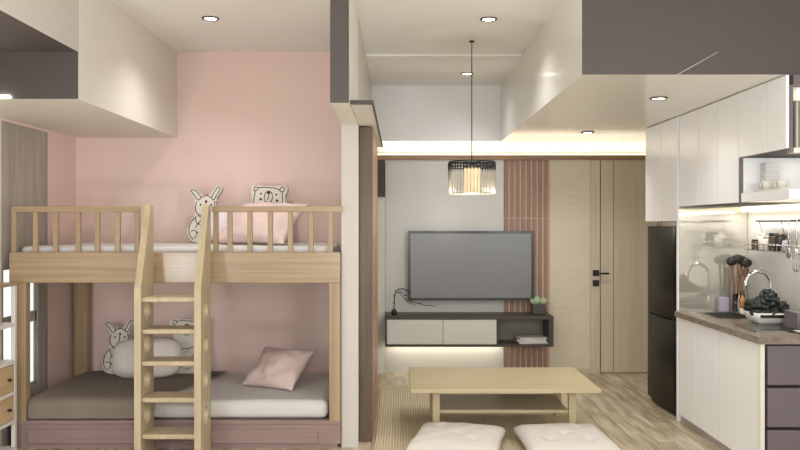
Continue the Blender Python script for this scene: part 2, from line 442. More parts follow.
# animal shaped cushions
def cr(pts, k=4, closed=True):
    P = [Vector((a,b_,0)) for a,b_ in pts]; N = len(P); out = []
    rng = range(N) if closed else range(N-1)
    for i in rng:
        if closed: p0,p1,p2,p3 = P[i-1],P[i],P[(i+1)%N],P[(i+2)%N]
        else: p0,p1,p2,p3 = P[max(i-1,0)],P[i],P[i+1],P[min(i+2,N-1)]
        for j in range(k):
            t = j/k
            out.append(.5*((2*p1)+(-p0+p2)*t+(2*p0-5*p1+4*p2-p3)*t*t+(-p0+3*p1-3*p2+p3)*t**3))
    if not closed: out.append(P[-1])
    return out
U = .0077
def animal(name, outline, lines, label, loc, tilt, th=.06, rz=0, sc_=1):
    M0 = Matrix.Translation(loc) @ Matrix.Rotation(rz,4,'Z') @ Matrix.Rotation(tilt,4,'X')
    root = thing(name, label, 'cushion', loc, None)
    m = MB(); t = m.b; u = U*sc_
    c_ = cr(outline)
    f0 = [t.verts.new((p.x*u,-th/2,p.y*u)) for p in c_]; f1 = [t.verts.new((p.x*u,th/2,p.y*u)) for p in c_]
    a = t.faces.new(f0); b_ = t.faces.new(f1[::-1]); n = len(c_)
    for i in range(n): t.faces.new((f0[i],f1[i],f1[(i+1)%n],f0[(i+1)%n]))
    ed = [e for e in t.edges if abs(e.verts[0].co.y-e.verts[1].co.y) < 1e-6]
    bmesh.ops.bevel(t, geom=ed, offset=.011, segments=3, profile=.5, affect='EDGES', clamp_overlap=True)
    for f in t.faces: f.smooth = len(f.verts) < 8
    m.xf(M0).build('cushion_body', M['plush'], root)
    ln = MB()
    for L_ in lines:
        kind, pts = L_[0], L_[1]
        if kind == 'dot':
            for (x_,y_,r_) in pts: ln.ball((x_*u,-th/2-.001,y_*u), r_*u, .003, r_*u, 10, 6)
        else:
            cc = cr(pts, 4, kind == 'loop')
            ln.tube([(p.x*u,-th/2-.001,p.y*u) for p in cc], .0032, 6, closed=(kind == 'loop'))
    ln.xf(M0).build('printed_drawing', M['ink'], root)
    return root
bun_out = [(-12,1),(-16,8),(-16.5,17),(-12,25),(-9,30),(-10.5,36),(-10,42),(-13,48),(-17,54),(-16.5,58),(-12,57.5),(-7,53),(-3.5,49),(1,49),(4,50),(7,56),(11,60.5),(15,61),(16,57),(13,51),(10.5,45),(11,38),(10,32),(8,29),(13,22),(16.5,14),(16,6),(12,1),(0,-.5)]
bun_lines = [
 ('line',[(-9,43),(-10,37),(-8,31),(-2,28.5),(4,29),(9,32),(10,38),(9,44)]),
 ('loop',[(-8,45),(-11,49),(-15,54),(-14.5,56),(-11,55),(-7,51),(-5,47.5)]),
 ('loop',[(6,47),(8,53),(12,58.5),(14,58),(13,54),(10,48.5),(8.5,45.5)]),
 ('line',[(-5,47.5),(-1,49.5),(2,49.5),(6,47)]),
 ('dot',[(-5,40,1.0),(6,40,1.0),(.6,43.5,1.3)]),
 ('line',[(.6,43.5),(.4,37),(0,33)]), ('line',[(-2.2,33.5),(0,32.3),(2.4,33.6)]),
 ('line',[(-7,29),(-2,26),(4,27),(8,29)]),
 ('line',[(-8,28),(-13,22),(-15,15),(-14,8),(-10,3.5)]),
 ('line',[(-3,25),(-6,20),(-9,16)]), ('line',[(-9,26),(-8,21),(-4,19)]),
 ('line',[(-13,12),(-9,13),(-7,9),(-9,5)]), ('dot',[(-6,11,.7),(-3,7,.6),(2,12,.6),(5,8,.6)]),
 ('line',[(9,27),(13,20),(14.5,13),(13,6)]) ]
bear_out = [(-19,1),(-20.5,10),(-18,20),(-15.5,28),(-17,37),(-17.5,46),(-17.5,52),(-20,56),(-18,60),(-13,60.5),(-9,59),(0,59.5),(9,59),(13,60.5),(18,60),(20,56),(17.5,52),(17.5,44),(17,36),(16,28),(18.5,20),(20.5,10),(19,1),(0,-.5)]
bear_lines = [
 ('line',[(-12,57),(-6,58),(0,57.5),(6,57),(12,54.5)]),
 ('loop',[(-15.5,56),(-14,58.5),(-11.5,57),(-12.5,54.5),(-15,54)]),
 ('loop',[(11.5,54),(12.5,57.5),(15.5,58),(16.5,55),(14,53)]),
 ('line',[(-14,54),(-15,46),(-16,38),(-14,31)]), ('line',[(14,53),(14.5,45),(14.5,38),(13,31)]),
 ('loop',[(-4.5,47),(-3,52),(0,53.5),(3,52),(4,47),(3,43),(0,41.5),(-3.5,43)]),
 ('dot',[(0,52.3,1.9),(-8,51,1.1),(8,50,1.1)]), ('line',[(0,51),(0,46),(-1.5,44.5)]),
 ('dot',[(-8,45,1.4),(9,43.5,1.4)]),
 ('line',[(-13,30),(-6,27),(2,27),(12,30)]),
 ('line',[(-15,24),(-9,21),(-4,16),(-2,9)]), ('line',[(15,24),(9,20),(5,15),(4,8)]) ]
for k in range(26):
    bear_lines.append(('dot',[(random.uniform(-15,15),random.uniform(3,27),.65)]))
animal('rabbit_cushion', bun_out, bun_lines, 'cream rabbit-shaped cushion with black line drawing on the upper bunk', at(204,243,6.27)+Vector((0,0,-.005)), D(-14))
animal('bear_cushion', bear_out, bear_lines, 'cream bear-shaped cushion looking over the guard rail of the upper bunk', Vector((-1.05,6.33,1.362)), D(-14))
animal('rabbit_cushion', bun_out, bun_lines, 'cream rabbit-shaped cushion with black line drawing on the lower bunk', Vector((-2.21,6.26,.335)), D(-14), sc_=.92)
animal('bear_cushion', bear_out, bear_lines, 'cream bear-shaped cushion seen between ladder rungs on the lower bunk', Vector((-1.685,6.30,.333)), D(-12), rz=D(6), sc_=.92)

# ------------------------------------------------------------------ ladder
lad = thing('ladder', 'pale wooden bunk ladder with oval grip holes leaning at the guard rail', 'ladder', (-1.47,5.2,0))
def stile(xa, xb):
    yb = 5.325
    def yf(z): return 5.06 if z < 1.1 else 5.06+(z-1.1)/.54*.21
    
    zs = [0]+[.165,.385,.615,.84,1.07]+[1.10,1.20,1.35,1.50,1.60]
    m = MB(); t = m.b
    def cell(z0,z1,hz):
        cy = 5.192; per = []; inn = []
        angs = set(2*PI*k/20 for k in range(20))
        for (py,pz) in ((5.06,z0),(yb,z0),(yb,z1),(5.06,z1)):
            angs.add(math.atan2(pz-hz,py-cy) % (2*PI))
        angs = sorted(angs)
        for a in angs:
            c_, s_ = math.cos(a), math.sin(a)
            ks = []
            if c_ > 1e-9: ks.append((yb-cy)/c_)
            if c_ < -1e-9: ks.append((5.06-cy)/c_)
            if s_ > 1e-9: ks.append((z1-hz)/s_)
            if s_ < -1e-9: ks.append((z0-hz)/s_)
            k = min(ks); per.append((cy+c_*k, hz+s_*k)); inn.append((cy+.062*c_, hz+.060*s_))
        n = len(angs)
        A = [[t.verts.new((x,*p)) for p in per] for x in (xa,xb)]
        B = [[t.verts.new((x,*p)) for p in inn] for x in (xa,xb)]
        for i in range(n):
            j = (i+1)%n
            t.faces.new((A[0][i],A[0][j],B[0][j],B[0][i])); t.faces.new((A[1][j],A[1][i],B[1][i],B[1][j]))
            t.faces.new((B[0][i],B[0][j],B[1][j],B[1][i]))
            if abs(per[i][0]-per[j][0]) < 1e-6: t.faces.new((A[0][j],A[0][i],A[1][i],A[1][j]))
    cells = [(.165,.385,.265),(.385,.615,.495),(.615,.84,.722),(.84,1.07,.945)]
    for c_ in cells: cell(*c_)
    def solid(z0,z1,first=False,last=False):
        p = [(yf(z0),z0),(yb,z0),(yb,z1),(yf(z1),z1)]
        A = [t.verts.new((xa,*q)) for q in p]; B = [t.verts.new((xb,*q)) for q in p]
        t.faces.new(A[::-1]); t.faces.new(B)
        t.faces.new((A[0],B[0],B[3],A[3])); t.faces.new((A[1],A[2],B[2],B[1]))
        if first: t.faces.new((A[0],A[1],B[1],B[0]))
        if last: t.faces.new((A[3],B[3],B[2],A[2]))
    solid(0,.165,first=True); solid(1.07,1.10)
    for a,b_ in ((1.10,1.20),(1.20,1.35),(1.35,1.50),(1.50,1.60)): solid(a,b_)
    p = [(yf(1.6),1.6),(yb,1.6),(yb-.01,1.625),(yf(1.62)+.012,1.635)]
    A = [t.verts.new((xa,*q)) for q in p]; B = [t.verts.new((xb,*q)) for q in p]
    t.faces.new(A[::-1]); t.faces.new(B); t.faces.new((A[0],B[0],B[3],A[3])); t.faces.new((A[1],A[2],B[2],B[1])); t.faces.new((A[3],B[3],B[2],A[2]))
    bmesh.ops.remove_doubles(t, verts=t.verts[:], dist=1e-4)
    return m
stile(-1.682,-1.640).build('stile', M['ladder'], lad)
stile(-1.302,-1.260).build('stile', M['ladder'], lad)
for h_ in (1.026,.824,.620,.388,.155):
    MB().rbox(-1.640,-1.302,5.08,5.28,h_-.018,h_+.014,.008,3).build('rung', M['ladder'], lad)
for xa in (-1.675,-1.295):
    MB().box(xa,xa+.028,5.32,5.362,1.24,1.29).build('hook', M['steel'], lad)

# ------------------------------------------------------------------ low shelf unit by the left wall
su = thing('shelf_unit', 'white open shelf unit with two wooden drawers beside the bunk bed', 'shelf unit', (-2.76,4.95,0))
SX0, SX1, SY0, SY1 = -2.98, -2.533, 4.55, 5.29
for (a,b_) in ((SX0,SX0+.03),(SX1-.025,SX1)):
    for (c_,d_) in ((SY0,SY0+.03),(SY1-.03,SY1)):
        MB().rbox(a,b_,c_,d_,0,1.10,.003).build('upright', M['shelfwhite'], su)
MB().rbox(SX0,SX1+.003,SY0,SY1,1.10,1.125,.003).build('top_board', M['oak'], su)
for h_ in (.845,.60,.395,.21,.03):
    MB().rbox(SX0+.005,SX1-.001,SY0+.005,SY1-.005,h_-.012,h_+.012,.002).build('shelf', M['shelfwhite'], su)
MB().box(SX0,SX0+.01,SY0,SY1,.02,1.10).build('back_board', M['bedbase'], su)
for h0,h1 in ((.41,.585),(.224,.38)):
    dr = MB().rbox(SX0+.03,SX1-.002,SY0+.035,SY1-.035,h0,h1,.003).build('drawer', M['drawerwood'], su)
    k = MB().tube([(SX1-.004,5.17,(h0+h1)/2),(SX1+.01,5.17,(h0+h1)/2)],.007,8).ball((SX1+.014,5.17,(h0+h1)/2),.012,.012,.012)
    k.build('knob', M['blackmat'], dr)

# ================================================================== WARDROBE PARTITION SIDE
cb = thing('clad_column', 'tall reddish-brown wood-clad panel beside the pale partition', 'wood panel', (-.24,6.1,0))
MB().rbox(-.281,-.194,5.53,6.68,0,2.178,.004).build('core', M['walnut'], cb)
for i in range(11):
    a = 5.56+i*.1
    MB().rbox(-.196,-.186,a,a+.08,.02,2.17,.003).build('slat', M['slat'], cb)
ht = thing('header_track', 'thin dark-edged header board running back above the wood-clad panel', 'track', (-.22,5.8,2.18))
MB().box(-.281,-.158,ZF+.10,7.05,2.185,2.200).build('board', M['cream'], ht)
MB().box(-.283,-.150,ZF+.075,ZF+.10,2.182,2.205).box(-.158,-.150,ZF+.10,7.05,2.180,2.205).build('dark_edge', M['dark'], ht)

# ================================================================== TELEVISION WALL
tv = thing('television', 'large flat television with thin black frame on the wall', 'television', ((X(471,8.0)),8.0,Z(300,8.0)))
x0,x1,z0,z1 = X(408,7.98),X(534,7.98),Z(300.5,7.98),Z(231,7.98)
MB().rbox(x0,x1,7.985,8.05,z0,z1,.004).build('housing', M['blackmat'], tv)
b_ = .026
MB().box(x0,x1,7.978,7.99,z0,z0+b_).box(x0,x1,7.978,7.99,z1-b_,z1).box(x0,x0+b_,7.978,7.99,z0+b_,z1-b_).box(x1-b_,x1,7.978,7.99,z0+b_,z1-b_).build('bezel', M['black'], tv)
MB().box(x0+b_,x1-b_,7.981,7.986,z0+b_,z1-b_).build('screen', M['screen'], tv)
MB().box(.45,.9,8.05,8.1,1.0,1.3).build('wall_mount', M['dark'], tv)
# floating console
CF = 7.74
cx0,cx1 = X(385,CF),X(553.6,CF); cz0,cz1 = Z(347,CF),Z(316,CF)
co = thing('media_console', 'wall-hung dark console with two pale doors and an open niche', 'console', ((cx0+cx1)/2,7.9,cz0))
MB().rbox(cx0,cx1,CF,ZP-.012,cz1-.035,cz1,.002).rbox(cx0,cx1,CF,ZP-.012,cz0,cz0+.022,.002).rbox(cx0,cx0+.02,CF,ZP-.012,cz0+.022,cz1-.035,.001)\
    .rbox(cx1-.045,cx1,CF,ZP-.012,cz0+.022,cz1-.035,.001).box(X(496,CF),X(498,CF)+.005,CF+.02,ZP-.012,cz0+.022,cz1-.035).build('carcass', M['dark'], co)
MB().box(cx0+.02,cx1-.045,ZP-.03,ZP-.013,cz0+.022,cz1-.035).build('back_panel', M['olive'], co)
for a,b_ in ((386.6,442.8),(443.2,496.5)):
    MB().rbox(X(a,CF),X(b_,CF),CF+.002,CF+.02,cz0+.025,cz1-.037,.002).build('door', M['panelw'], co)
us = MB().box(X(388),X(503),8.04,8.07,cz0-.012,cz0-.001).build('led_strip', M['led']); tag(us, 'warm light strip glowing under the media console', 'light')
for k in range(3):
    pz = cz0+.023+k*.020
    a = place(MB().rbox(-.14,.14,-.1,.1,0,.018,.003), ((X(531,7.9)),7.88+.01*k,pz), 0,0,D((4,-6,9)[k]))
    tag(a.build('magazine', M['paper'] if k != 1 else M['whitefab']),
        ('white magazine at the bottom of the pile in the console niche','cream magazine in the middle of the pile in the console niche','white magazine on top of the pile in the console niche')[k], 'magazine', 'magazines in the console niche')
# succulent pot
pc = Vector((X(538,7.9),7.9,cz1))
pp = thing('potted_succulent', 'small pale green succulent in a dark square pot on the console', 'plant', pc)
MB().rbox(pc.x-.065,pc.x+.065,pc.y-.06,pc.y+.06,cz1,cz1+.10,.01).build('pot', M['pot'], pp)
lf = MB()
for k in range(46):
    a = random.uniform(0,2*PI); r = random.uniform(.01,.075); h_ = random.uniform(.02,.07)*(1.15-r*6)+.01
    c0 = Vector((pc.x+r*.5*math.cos(a),pc.y+r*.5*math.sin(a),cz1+.095)); c1 = Vector((pc.x+r*1.35*math.cos(a),pc.y+r*1.35*math.sin(a),cz1+.105+h_))
    lf.tube([c0,(c0+c1)/2+Vector((0,0,-.004)),c1],[.006,.012,.002],6)
lf.build('leaves', M['succulent'], pp)
# curved black twig ornament
tp = Vector((X(394,7.85),7.85,cz1))
tw = thing('twig_ornament', 'thin curved black twig in a little black holder on the console', 'ornament', tp)
MB().lathe([(.012,cz1),(.026,cz1+.008),(.030,cz1+.03),(.018,cz1+.05),(.008,cz1+.058)],tp.x,tp.y,16).build('holder', M['blackmat'], tw)
def q(px,py): return at(px,py,7.85)
tb = MB()
main = [q(394,311),q(394,303),q(394.5,296),q(396,291.5),q(399,289.3),q(403,289.2),q(407,290.3),q(410,292.5)]
tb.tube(main,.0055,6)
tb.tube([q(396,291.5),q(400,294),q(404,298),q(410,301),q(418,303.5),q(426,305.5),q(436,306)],.0035,6)
tb.tube([q(397,292),q(401,292.5),q(405,295),q(411,297)],.003,6)
tb.tube([q(404,298),q(409,303),q(416,306)],.003,6)
for p_ in main[1:]+[q(401,292.5),q(405,296),q(412,302),q(420,304),q(428,305.6)]:
    for s_ in (-1,1):
        v_ = Vector((s_*.012,random.uniform(-.008,.008),random.uniform(.0,.014)))
        tb.tube([p_,p_+v_*.6,p_+v_*1.3],[.003,.0035,.0008],5)
tb.build('twig', M['blackmat'], tw)

# ================================================================== RUG, TABLE, FLOOR CUSHIONS
rug = MB().rbox(-.17,1.46,4.55,7.45,.002,.012,.004).build('rug', M['rug']); tag(rug, 'ribbed straw-coloured rug under the low table', 'rug')
tb0 = thing('coffee_table', 'low pale birch coffee table with a lower shelf', 'table', (.735,5.97,.012))
ty0, ty1, tx0, tx1, th_ = 5.54, 6.40, .073, 1.395, .362
MB().rbox(tx0,tx1,ty0,ty1,th_-.028,th_,.004).build('tabletop', M['table'], tb0)
for lx in (.232,1.20):
    for ly in (5.68,6.20):
        MB().rbox(lx,lx+.052,ly,ly+.052,.012,th_-.028,.004).build('leg', M['table'], tb0)
MB().rbox(.285,1.20,5.70,6.24,.160,.182,.003).build('lower_shelf', M['table'], tb0)
MB().rbox(.317,1.20,5.70,5.72,th_-.06,th_-.028,.002).build('apron', M['table'], tb0)
MB().rbox(.317,1.20,6.22,6.24,th_-.06,th_-.028,.002).build('apron', M['table'], tb0)
def floor_cushion(c, w, d_, h_, rz, seed, label):
    m = MB(); t = m.b; n = 40
    tufts = [(0,0),(.42,.42),(-.42,.42),(.42,-.42),(-.42,-.42)]
    for sgn in (1,-1):
        g = []
        for j in range(n+1):
            row = []
            for i in range(n+1):
                u = -1+2*i/n; v = -1+2*j/n
                u = math.sin(u*PI/2)*.6+u*.4; v = math.sin(v*PI/2)*.6+v*.4
                pin = .05
                x = u*w/2*(1-pin*(1-v*v)*u*u)*(1-.045*abs(u*v)**6); y = v*d_/2*(1-pin*(1-u*u)*v*v)*(1-.045*abs(u*v)**6)
                e = max(0,(1-abs(u)**5))**.5*max(0,(1-abs(v)**5))**.5
                z = sgn*h_/2*e
                if sgn > 0:
                    for (a,b_) in tufts:
                        dd = math.hypot(u-a,v-b_); z -= .026*math.exp(-(dd/.11)**2)*e
                        an = math.atan2(v-b_,u-a); z -= .006*math.exp(-(dd/.3)**2)*(.5+.5*math.cos(an*6+seed))*e
                    z += .007*e*noise.noise(Vector((u*3,v*3,seed)))
                row.append(t.verts.new((x,y,z)))
            g.append(row)
        for j in range(n):
            for i in range(n):
                f = t.faces.new((g[j][i],g[j][i+1],g[j+1][i+1],g[j+1][i]) if sgn>0 else (g[j][i],g[j+1][i],g[j+1][i+1],g[j][i+1])); f.smooth = True
    bmesh.ops.remove_doubles(t, verts=t.verts[:], dist=1e-4)
    return tag(place(m, c, 0,0,rz).build('floor_cushion', M['cushion']), label, 'floor cushion')
floor_cushion((.385,5.31,.013+.063),.60,.66,.12,D(-12),1,'white tufted floor cushion before the left half of the low table')
floor_cushion((1.09,5.28,.013+.063),.60,.68,.12,D(2),5,'white tufted floor cushion before the right half of the low table')

# ================================================================== PENDANT AND DOWNLIGHTS
px_, py_ = X(471.8,6.17), 6.17
pl = thing('pendant_lamp', 'drum pendant lamp with dark ring, fine rods and inner lit shade', 'pendant lamp', (px_,py_,1.74))
zt, zb = Z(161.5,6.17), Z(193.5,6.17)
MB().lathe([(.02,H),(.02,H-.01),(.006,H-.014)],px_,py_,24).build('canopy', M['blackmat'], pl)
MB().tube([(px_,py_,H-.01),(px_,py_,zt-.03)],.004,8).build('cord', M['blackmat'], pl)
R_ = .180
rg = MB()
for zz,rr in ((zt-.004,.172),(zt-.045,R_)):
    rg.tube([(px_+rr*math.cos(2*PI*k/48),py_+rr*math.sin(2*PI*k/48),zz) for k in range(48)],.0055,6,closed=True)
for k in range(6):
    a = 2*PI*k/6; rg.tube([(px_,py_,zt-.008),(px_+.172*math.cos(a),py_+.172*math.sin(a),zt-.004)],.004,6)
rg.build('top_ring', M['blackmat'], pl)
tips = MB(); rods = MB(); nr = 44
for k in range(nr):
    a = 2*PI*k/nr; cx,cy = math.cos(a), math.sin(a)
    tips.tube([(px_+.172*cx,py_+.172*cy,zt-.002),(px_+R_*cx,py_+R_*cy,zt-.02),(px_+R_*cx,py_+R_*cy,zt-.068)],.0052,5)
    rods.tube([(px_+R_*cx,py_+R_*cy,zt-.068),(px_+R_*cx,py_+R_*cy,zb)],.0032,5)
rods.tube([(px_+R_*math.cos(2*PI*k/48),py_+R_*math.sin(2*PI*k/48),zb) for k in range(48)],.0022,6,closed=True)
tips.build('dark_rod_ends', M['blackmat'], pl); rods.build('rods', M['rod'], pl)
sh = MB(); t = sh.b; n = 72; A=[];B=[]
for k in range(n):
    r_ = .060+.003*math.cos(PI*k); a = 2*PI*k/n
    A.append(t.verts.new((px_+r_*math.cos(a),py_+r_*math.sin(a),zt-.05))); B.append(t.verts.new((px_+r_*math.cos(a),py_+r_*math.sin(a),zb+.002)))
for k in range(n): t.faces.new((A[k],A[(k+1)%n],B[(k+1)%n],B[k]))
sh.build('inner_shade', M['shade'], pl)
MB().lathe([(.055,zb+.012),(.055,zb+.006)],px_,py_,24).build('diffuser', M['lamp'], pl)
MB().lathe([(.062,zt-.04),(.062,zt-.05)],px_,py_,24).build('shade_cap', M['blackmat'], pl)
lamp('pendant_bulb','POINT',(px_,py_,zb-.14),11,(1,.97,.93),.05)

def downlight(loc, label):
    x,y,z = loc
    r = thing('downlight', label, 'ceiling light', loc, 'recessed downlights')
    MB().lathe([(.040,z-.001),(.045,z-.008),(.056,z-.008),(.060,z)],x,y,28,caps=False).build('trim_ring', M['gunmetal'], r)
    MB().lathe([(.0415,z-.0045),(.0415,z-.001)],x,y,28).build('lens', M['lamp'], r)
    return r
dl = [((-1.30,5.49,H),'round downlight in the ceiling above the bunk bed',42),
      ((.61,5.51,H),'round downlight in the high ceiling nearer than the pendant cord',32),
      ((.62,7.40,H-.018),'round downlight in the high ceiling just behind the pendant cord',18),
      ((1.70,5.26,SB),'round downlight in the lowered ceiling by the kitchen wall cupboards',15),
      ((1.69,7.20,SB),'round downlight in the lowered ceiling in front of the door',30)]
r0 = downlight(*dl[0][:2])
for i,(loc,lab,pw) in enumerate(dl):
    if i: dup(r0, loc, lab, 'recessed downlights')
    lamp('downlight_bulb','SPOT',(loc[0],loc[1],loc[2]-.02),pw,(1,.99,.97),.04,(0,0,0),angle=D(132),blend=1)

# cove light on top of the television wall
tag(MB().box(-.27,XR-.03,8.17,8.20,T+.055,T+.07).build('led_strip', M['led']), 'long warm cove light strip along the top of the television wall', 'light')
lamp('cove_light','AREA',(1.2,8.185,T+.09),2.8,(1,.93,.78),2.85,(PI,0,0),.05)
lamp('console_light','AREA',(X(445),8.03,cz0-.02),1.5,(1,.93,.78),1.15,(0,0,0),.04)
# small bright emissive bar on the taupe face, upper left
tag(MB().rbox(-2.40,-2.21,4.53,4.549,2.218,2.236,.004).build('bright_bar', M['lamp']), 'short bright bar at the bottom edge of the bulkhead, far left', 'light')

# ================================================================== KITCHEN
KX = 2.13
# fridge
fx = thing('refrigerator', 'tall black-brown refrigerator between door and kitchen cupboards', 'refrigerator', (2.38,6.5,0))
MB().rbox(2.15,2.64,6.17,6.92,.03,1.49,.006).build('body', M['fridge'], fx)
def bowed(z0,z1):
    m = MB(); t = m.b; n = 10; rows=[]
    for z in (z0,z1):
        rows.append([[t.verts.new((2.155 if k in (0,) else 2.155-.012-.022*math.sin(PI*(k-1)/(n-2)) if k<n else 2.155, 6.172+.748*(0 if k==0 else (1 if k==n else (k-1)/(n-2))), z)) for k in range(n+1)]])
    a,b_ = rows[0][0],rows[1][0]
    for k in range(n):
        f = t.faces.new((a[k],a[k+1],b_[k+1],b_[k])); f.smooth = 0<k<n-1
    t.faces.new(a[::-1]); t.faces.new(b_); t.faces.new((a[0],b_[0],b_[n],a[n]))
    return m
bowed(.76,1.488).build('door', M['fridge'], fx)
bowed(.04,.75).build('drawer_front', M['fridge'], fx)
MB().box(2.17,2.6,6.2,6.90,0,.03).build('plinth', M['blackmat'], fx)
# tall end panel next to the worktop
ep = thing('end_panel', 'tall cream glossy panel between refrigerator and worktop reflecting the wall rack', 'panel', (2.39,6.13,0))
MB().box(2.125,XR-.002,6.125,6.15,0,SB-.002).build('board', M['white'], ep)
MB().box(2.135,XR-.002,6.119,6.125,.842,1.64).build('glass_face', M['glasspanel'], ep)
# cupboard above fridge
def cupboard(name, label, x0, x1, y0, y1, z0, z1, splits, hm='white'):
    t = thing(name, label, 'cupboard', ((x0+x1)/2,(y0+y1)/2,z0))
    MB().box(x0+.02,x1,y0,y1,z0,z1).build('body', M['pot'], t)
    e = [y0]+splits+[y1]
    for a,b_ in zip(e,e[1:]):
        MB().rbox(x0,x0+.018,a+.005,b_-.005,z0,z1-.003,.002).build('door', M[hm], t)
    return t
cupboard('wall_cupboard','white two-door cupboard above the refrigerator',KX-.005,XR-.002,6.155,6.93,1.53,SB-.002,[6.53])
# upper cupboards
cupboard('wall_cupboard','tall white gloss wall cupboards next to the cupboard over the refrigerator',2.135,XR-.002,5.04,6.118,1.642,SB-.002,[5.38,5.72])
uc = thing('wall_cupboard','upper white gloss wall cupboards over the open dish niche','cupboard',(2.4,4.7,1.925))
MB().box(2.155,XR-.002,4.50,5.036,1.925,SB-.002).build('body', M['pot'], uc)
for a,b_ in ((4.425,4.657),(4.667,5.036)):
    MB().rbox(2.135,2.153,a,b_,1.925,SB-.004,.002).build('door', M['white'], uc)
MB().box(2.153,2.172,4.42,4.44,1.90,SB-.06).build('mauve_edge', M['mauve'], uc)
MB().box(2.175,XR-.002,4.42,4.488,1.90,1.928).build('end_bottom', M['cream'], uc)
MB().box(2.175,XR-.002,4.42,4.499,SB-.058,SB-.004).build('end_top', M['mauve'], uc)
# dark framed piece at near end
MB().box(2.19,2.60,4.44,4.47,1.93,2.19).build('dark_end_screen', M['olive'], uc)
MB().box(2.175,XR-.002,4.49,4.499,1.93,SB-.06).build('end_board', M['cream'], uc)
MB().box(2.195,2.205,4.43,4.44,1.93,2.19).build('chrome_edge', M['chrome'], uc)
# open dish niche
dn = thing('dish_shelf','white open wall shelf holding cups under the upper cupboards','shelf',(2.4,4.7,1.64))
MB().box(2.133,2.150,5.024,5.038,1.642,1.922).build('side_edge', M['mauve'], dn)
MB().rbox(2.14,XR-.002,4.40,5.02,1.642,1.70,.003).build('shelf_board', M['white'], dn)
MB().box(2.152,XR-.002,5.005,5.022,1.70,1.92).build('side_panel', M['white'], dn)
tag(MB().box(2.25,2.335,4.92,4.985,1.7005,1.885).build('ridged_canister', M['stripgap']), 'pale ridged canister standing at the back of the dish shelf', 'canister')
def cup(x,y,z,label,src=[None]):
    if src[0] is None:
        r = thing('cup', label, 'cup', (x,y,z), 'white cups on the dish shelf')
        MB().lathe([(.018,z),(.024,z+.004),(.033,z+.03),(.036,z+.048),(.033,z+.048),(.029,z+.03),(.015,z+.008)],x,y,20).build('bowl', M['ivory'], r)
        MB().tube([(x-.034,y-.004,z+.038),(x-.05,y-.01,z+.034),(x-.048,y-.01,z+.018),(x-.03,y-.004,z+.014)],.004,6).build('handle', M['ivory'], r)
        src[0] = r; return r
    return dup(src[0],(x,y,z),label,'white cups on the dish shelf')
tr = MB().rbox(2.15,2.31,4.52,4.86,1.701,1.712,.004).build('tray', M['ivory']); tag(tr,'low white tray under the two cups on the dish shelf','tray')
cup(2.20,4.79,1.713,'white cup on the dish shelf in front of the ridged canister')
cup(2.232,4.67,1.713,'white cup on the dish shelf, at its near end')
# small grey hood at frame edge
# under cupboard lights
tag(MB().box(2.60,2.655,4.50,6.10,1.60,1.638).build('led_strip', M['led']), 'bright light strip under the kitchen wall cupboards', 'light')
lamp('kitchen_strip','AREA',(2.56,5.3,1.60),4.2,(1,.96,.88),1.6,(0,D(20),PI*0),.05)
bpy.data.objects['kitchen_strip'].rotation_euler = (0,D(12),0); bpy.data.objects['kitchen_strip'].data.size = .05; bpy.data.objects['kitchen_strip'].data.size_y = 1.55
lamp('niche_light','AREA',(2.45,4.74,1.918),.45,(1,.92,.78),.3,(0,0,0),.4)
lamp('end_light','AREA',(2.4,4.46,2.27),.5,(1,.92,.72),.3,(0,0,0),.03)

# base cupboards
bc = thing('base_cupboard','white base cupboards with three tall doors under the worktop','cupboard',(2.4,5.4,0))
MB().box(KX+.02,XR-.002,4.76,6.12,.06,.80).build('body', M['pot'], bc)
MB().box(KX+.025,XR-.002,4.76,6.12,0,.06).build('plinth', M['sill'], bc)
for a,b_ in ((4.739,5.356),(5.368,5.754),(5.766,6.12)):
    MB().rbox(KX,KX+.018,a,b_,.055,.80,.002).build('door', M['white'], bc)
du = thing('drawer_unit','mauve three-drawer unit facing the room at the near end of the worktop','drawer unit',(2.4,4.74,0))
MB().rbox(KX-.012,KX+.014,4.70,4.733,.0,.80,.002).build('side_panel', M['cream'], du)
MB().box(KX+.016,XR-.002,4.735,4.758,.0,.80).build('body', M['blackmat'], du)
for a,b_ in ((.558,.79),(.310,.539),(.06,.291)):
    MB().rbox(2.163,XR-.004,4.705,4.735,a,b_,.003).build('drawer', M['mauve'], du)
# worktop with sink cut out
wt = MB(); wz0, wz1 = .802,.842; sxa,sxb,sya,syb = 2.24,2.52,5.60,5.98
wt.box(2.10,XR-.002,4.68,sya,wz0,wz1).box(2.10,XR-.002,syb,6.118,wz0,wz1).box(2.10,sxa,sya,syb,wz0,wz1).box(sxb,XR-.002,sya,syb,wz0,wz1)
tag(wt.build('worktop', M['worktop']), 'brown-grey stone worktop on the white base cupboards', 'worktop')
sk = thing('sink','inset steel sink in the worktop in front of the end panel','sink',((sxa+sxb)/2,5.79,.70))
MB().box(sxa-.012,sxa+.006,sya-.012,syb+.012,wz1,wz1+.004).box(sxb-.006,sxb+.012,sya-.012,syb+.012,wz1,wz1+.004).box(sxa,sxb,sya-.012,sya+.006,wz1,wz1+.004).box(sxa,sxb,syb-.006,syb+.012,wz1,wz1+.004).build('rim', M['steel'], sk)
MB().box(sxa+.001,sxa+.004,sya+.001,syb-.001,.81,wz1).box(sxb-.004,sxb-.001,sya+.001,syb-.001,.81,wz1).box(sxa,sxb,sya+.001,sya+.004,.81,wz1).box(sxa,sxb,syb-.004,syb-.001,.81,wz1).box(sxa+.002,sxb-.002,sya+.002,syb-.002,.802,.806).build('basin', M['pot'], sk)
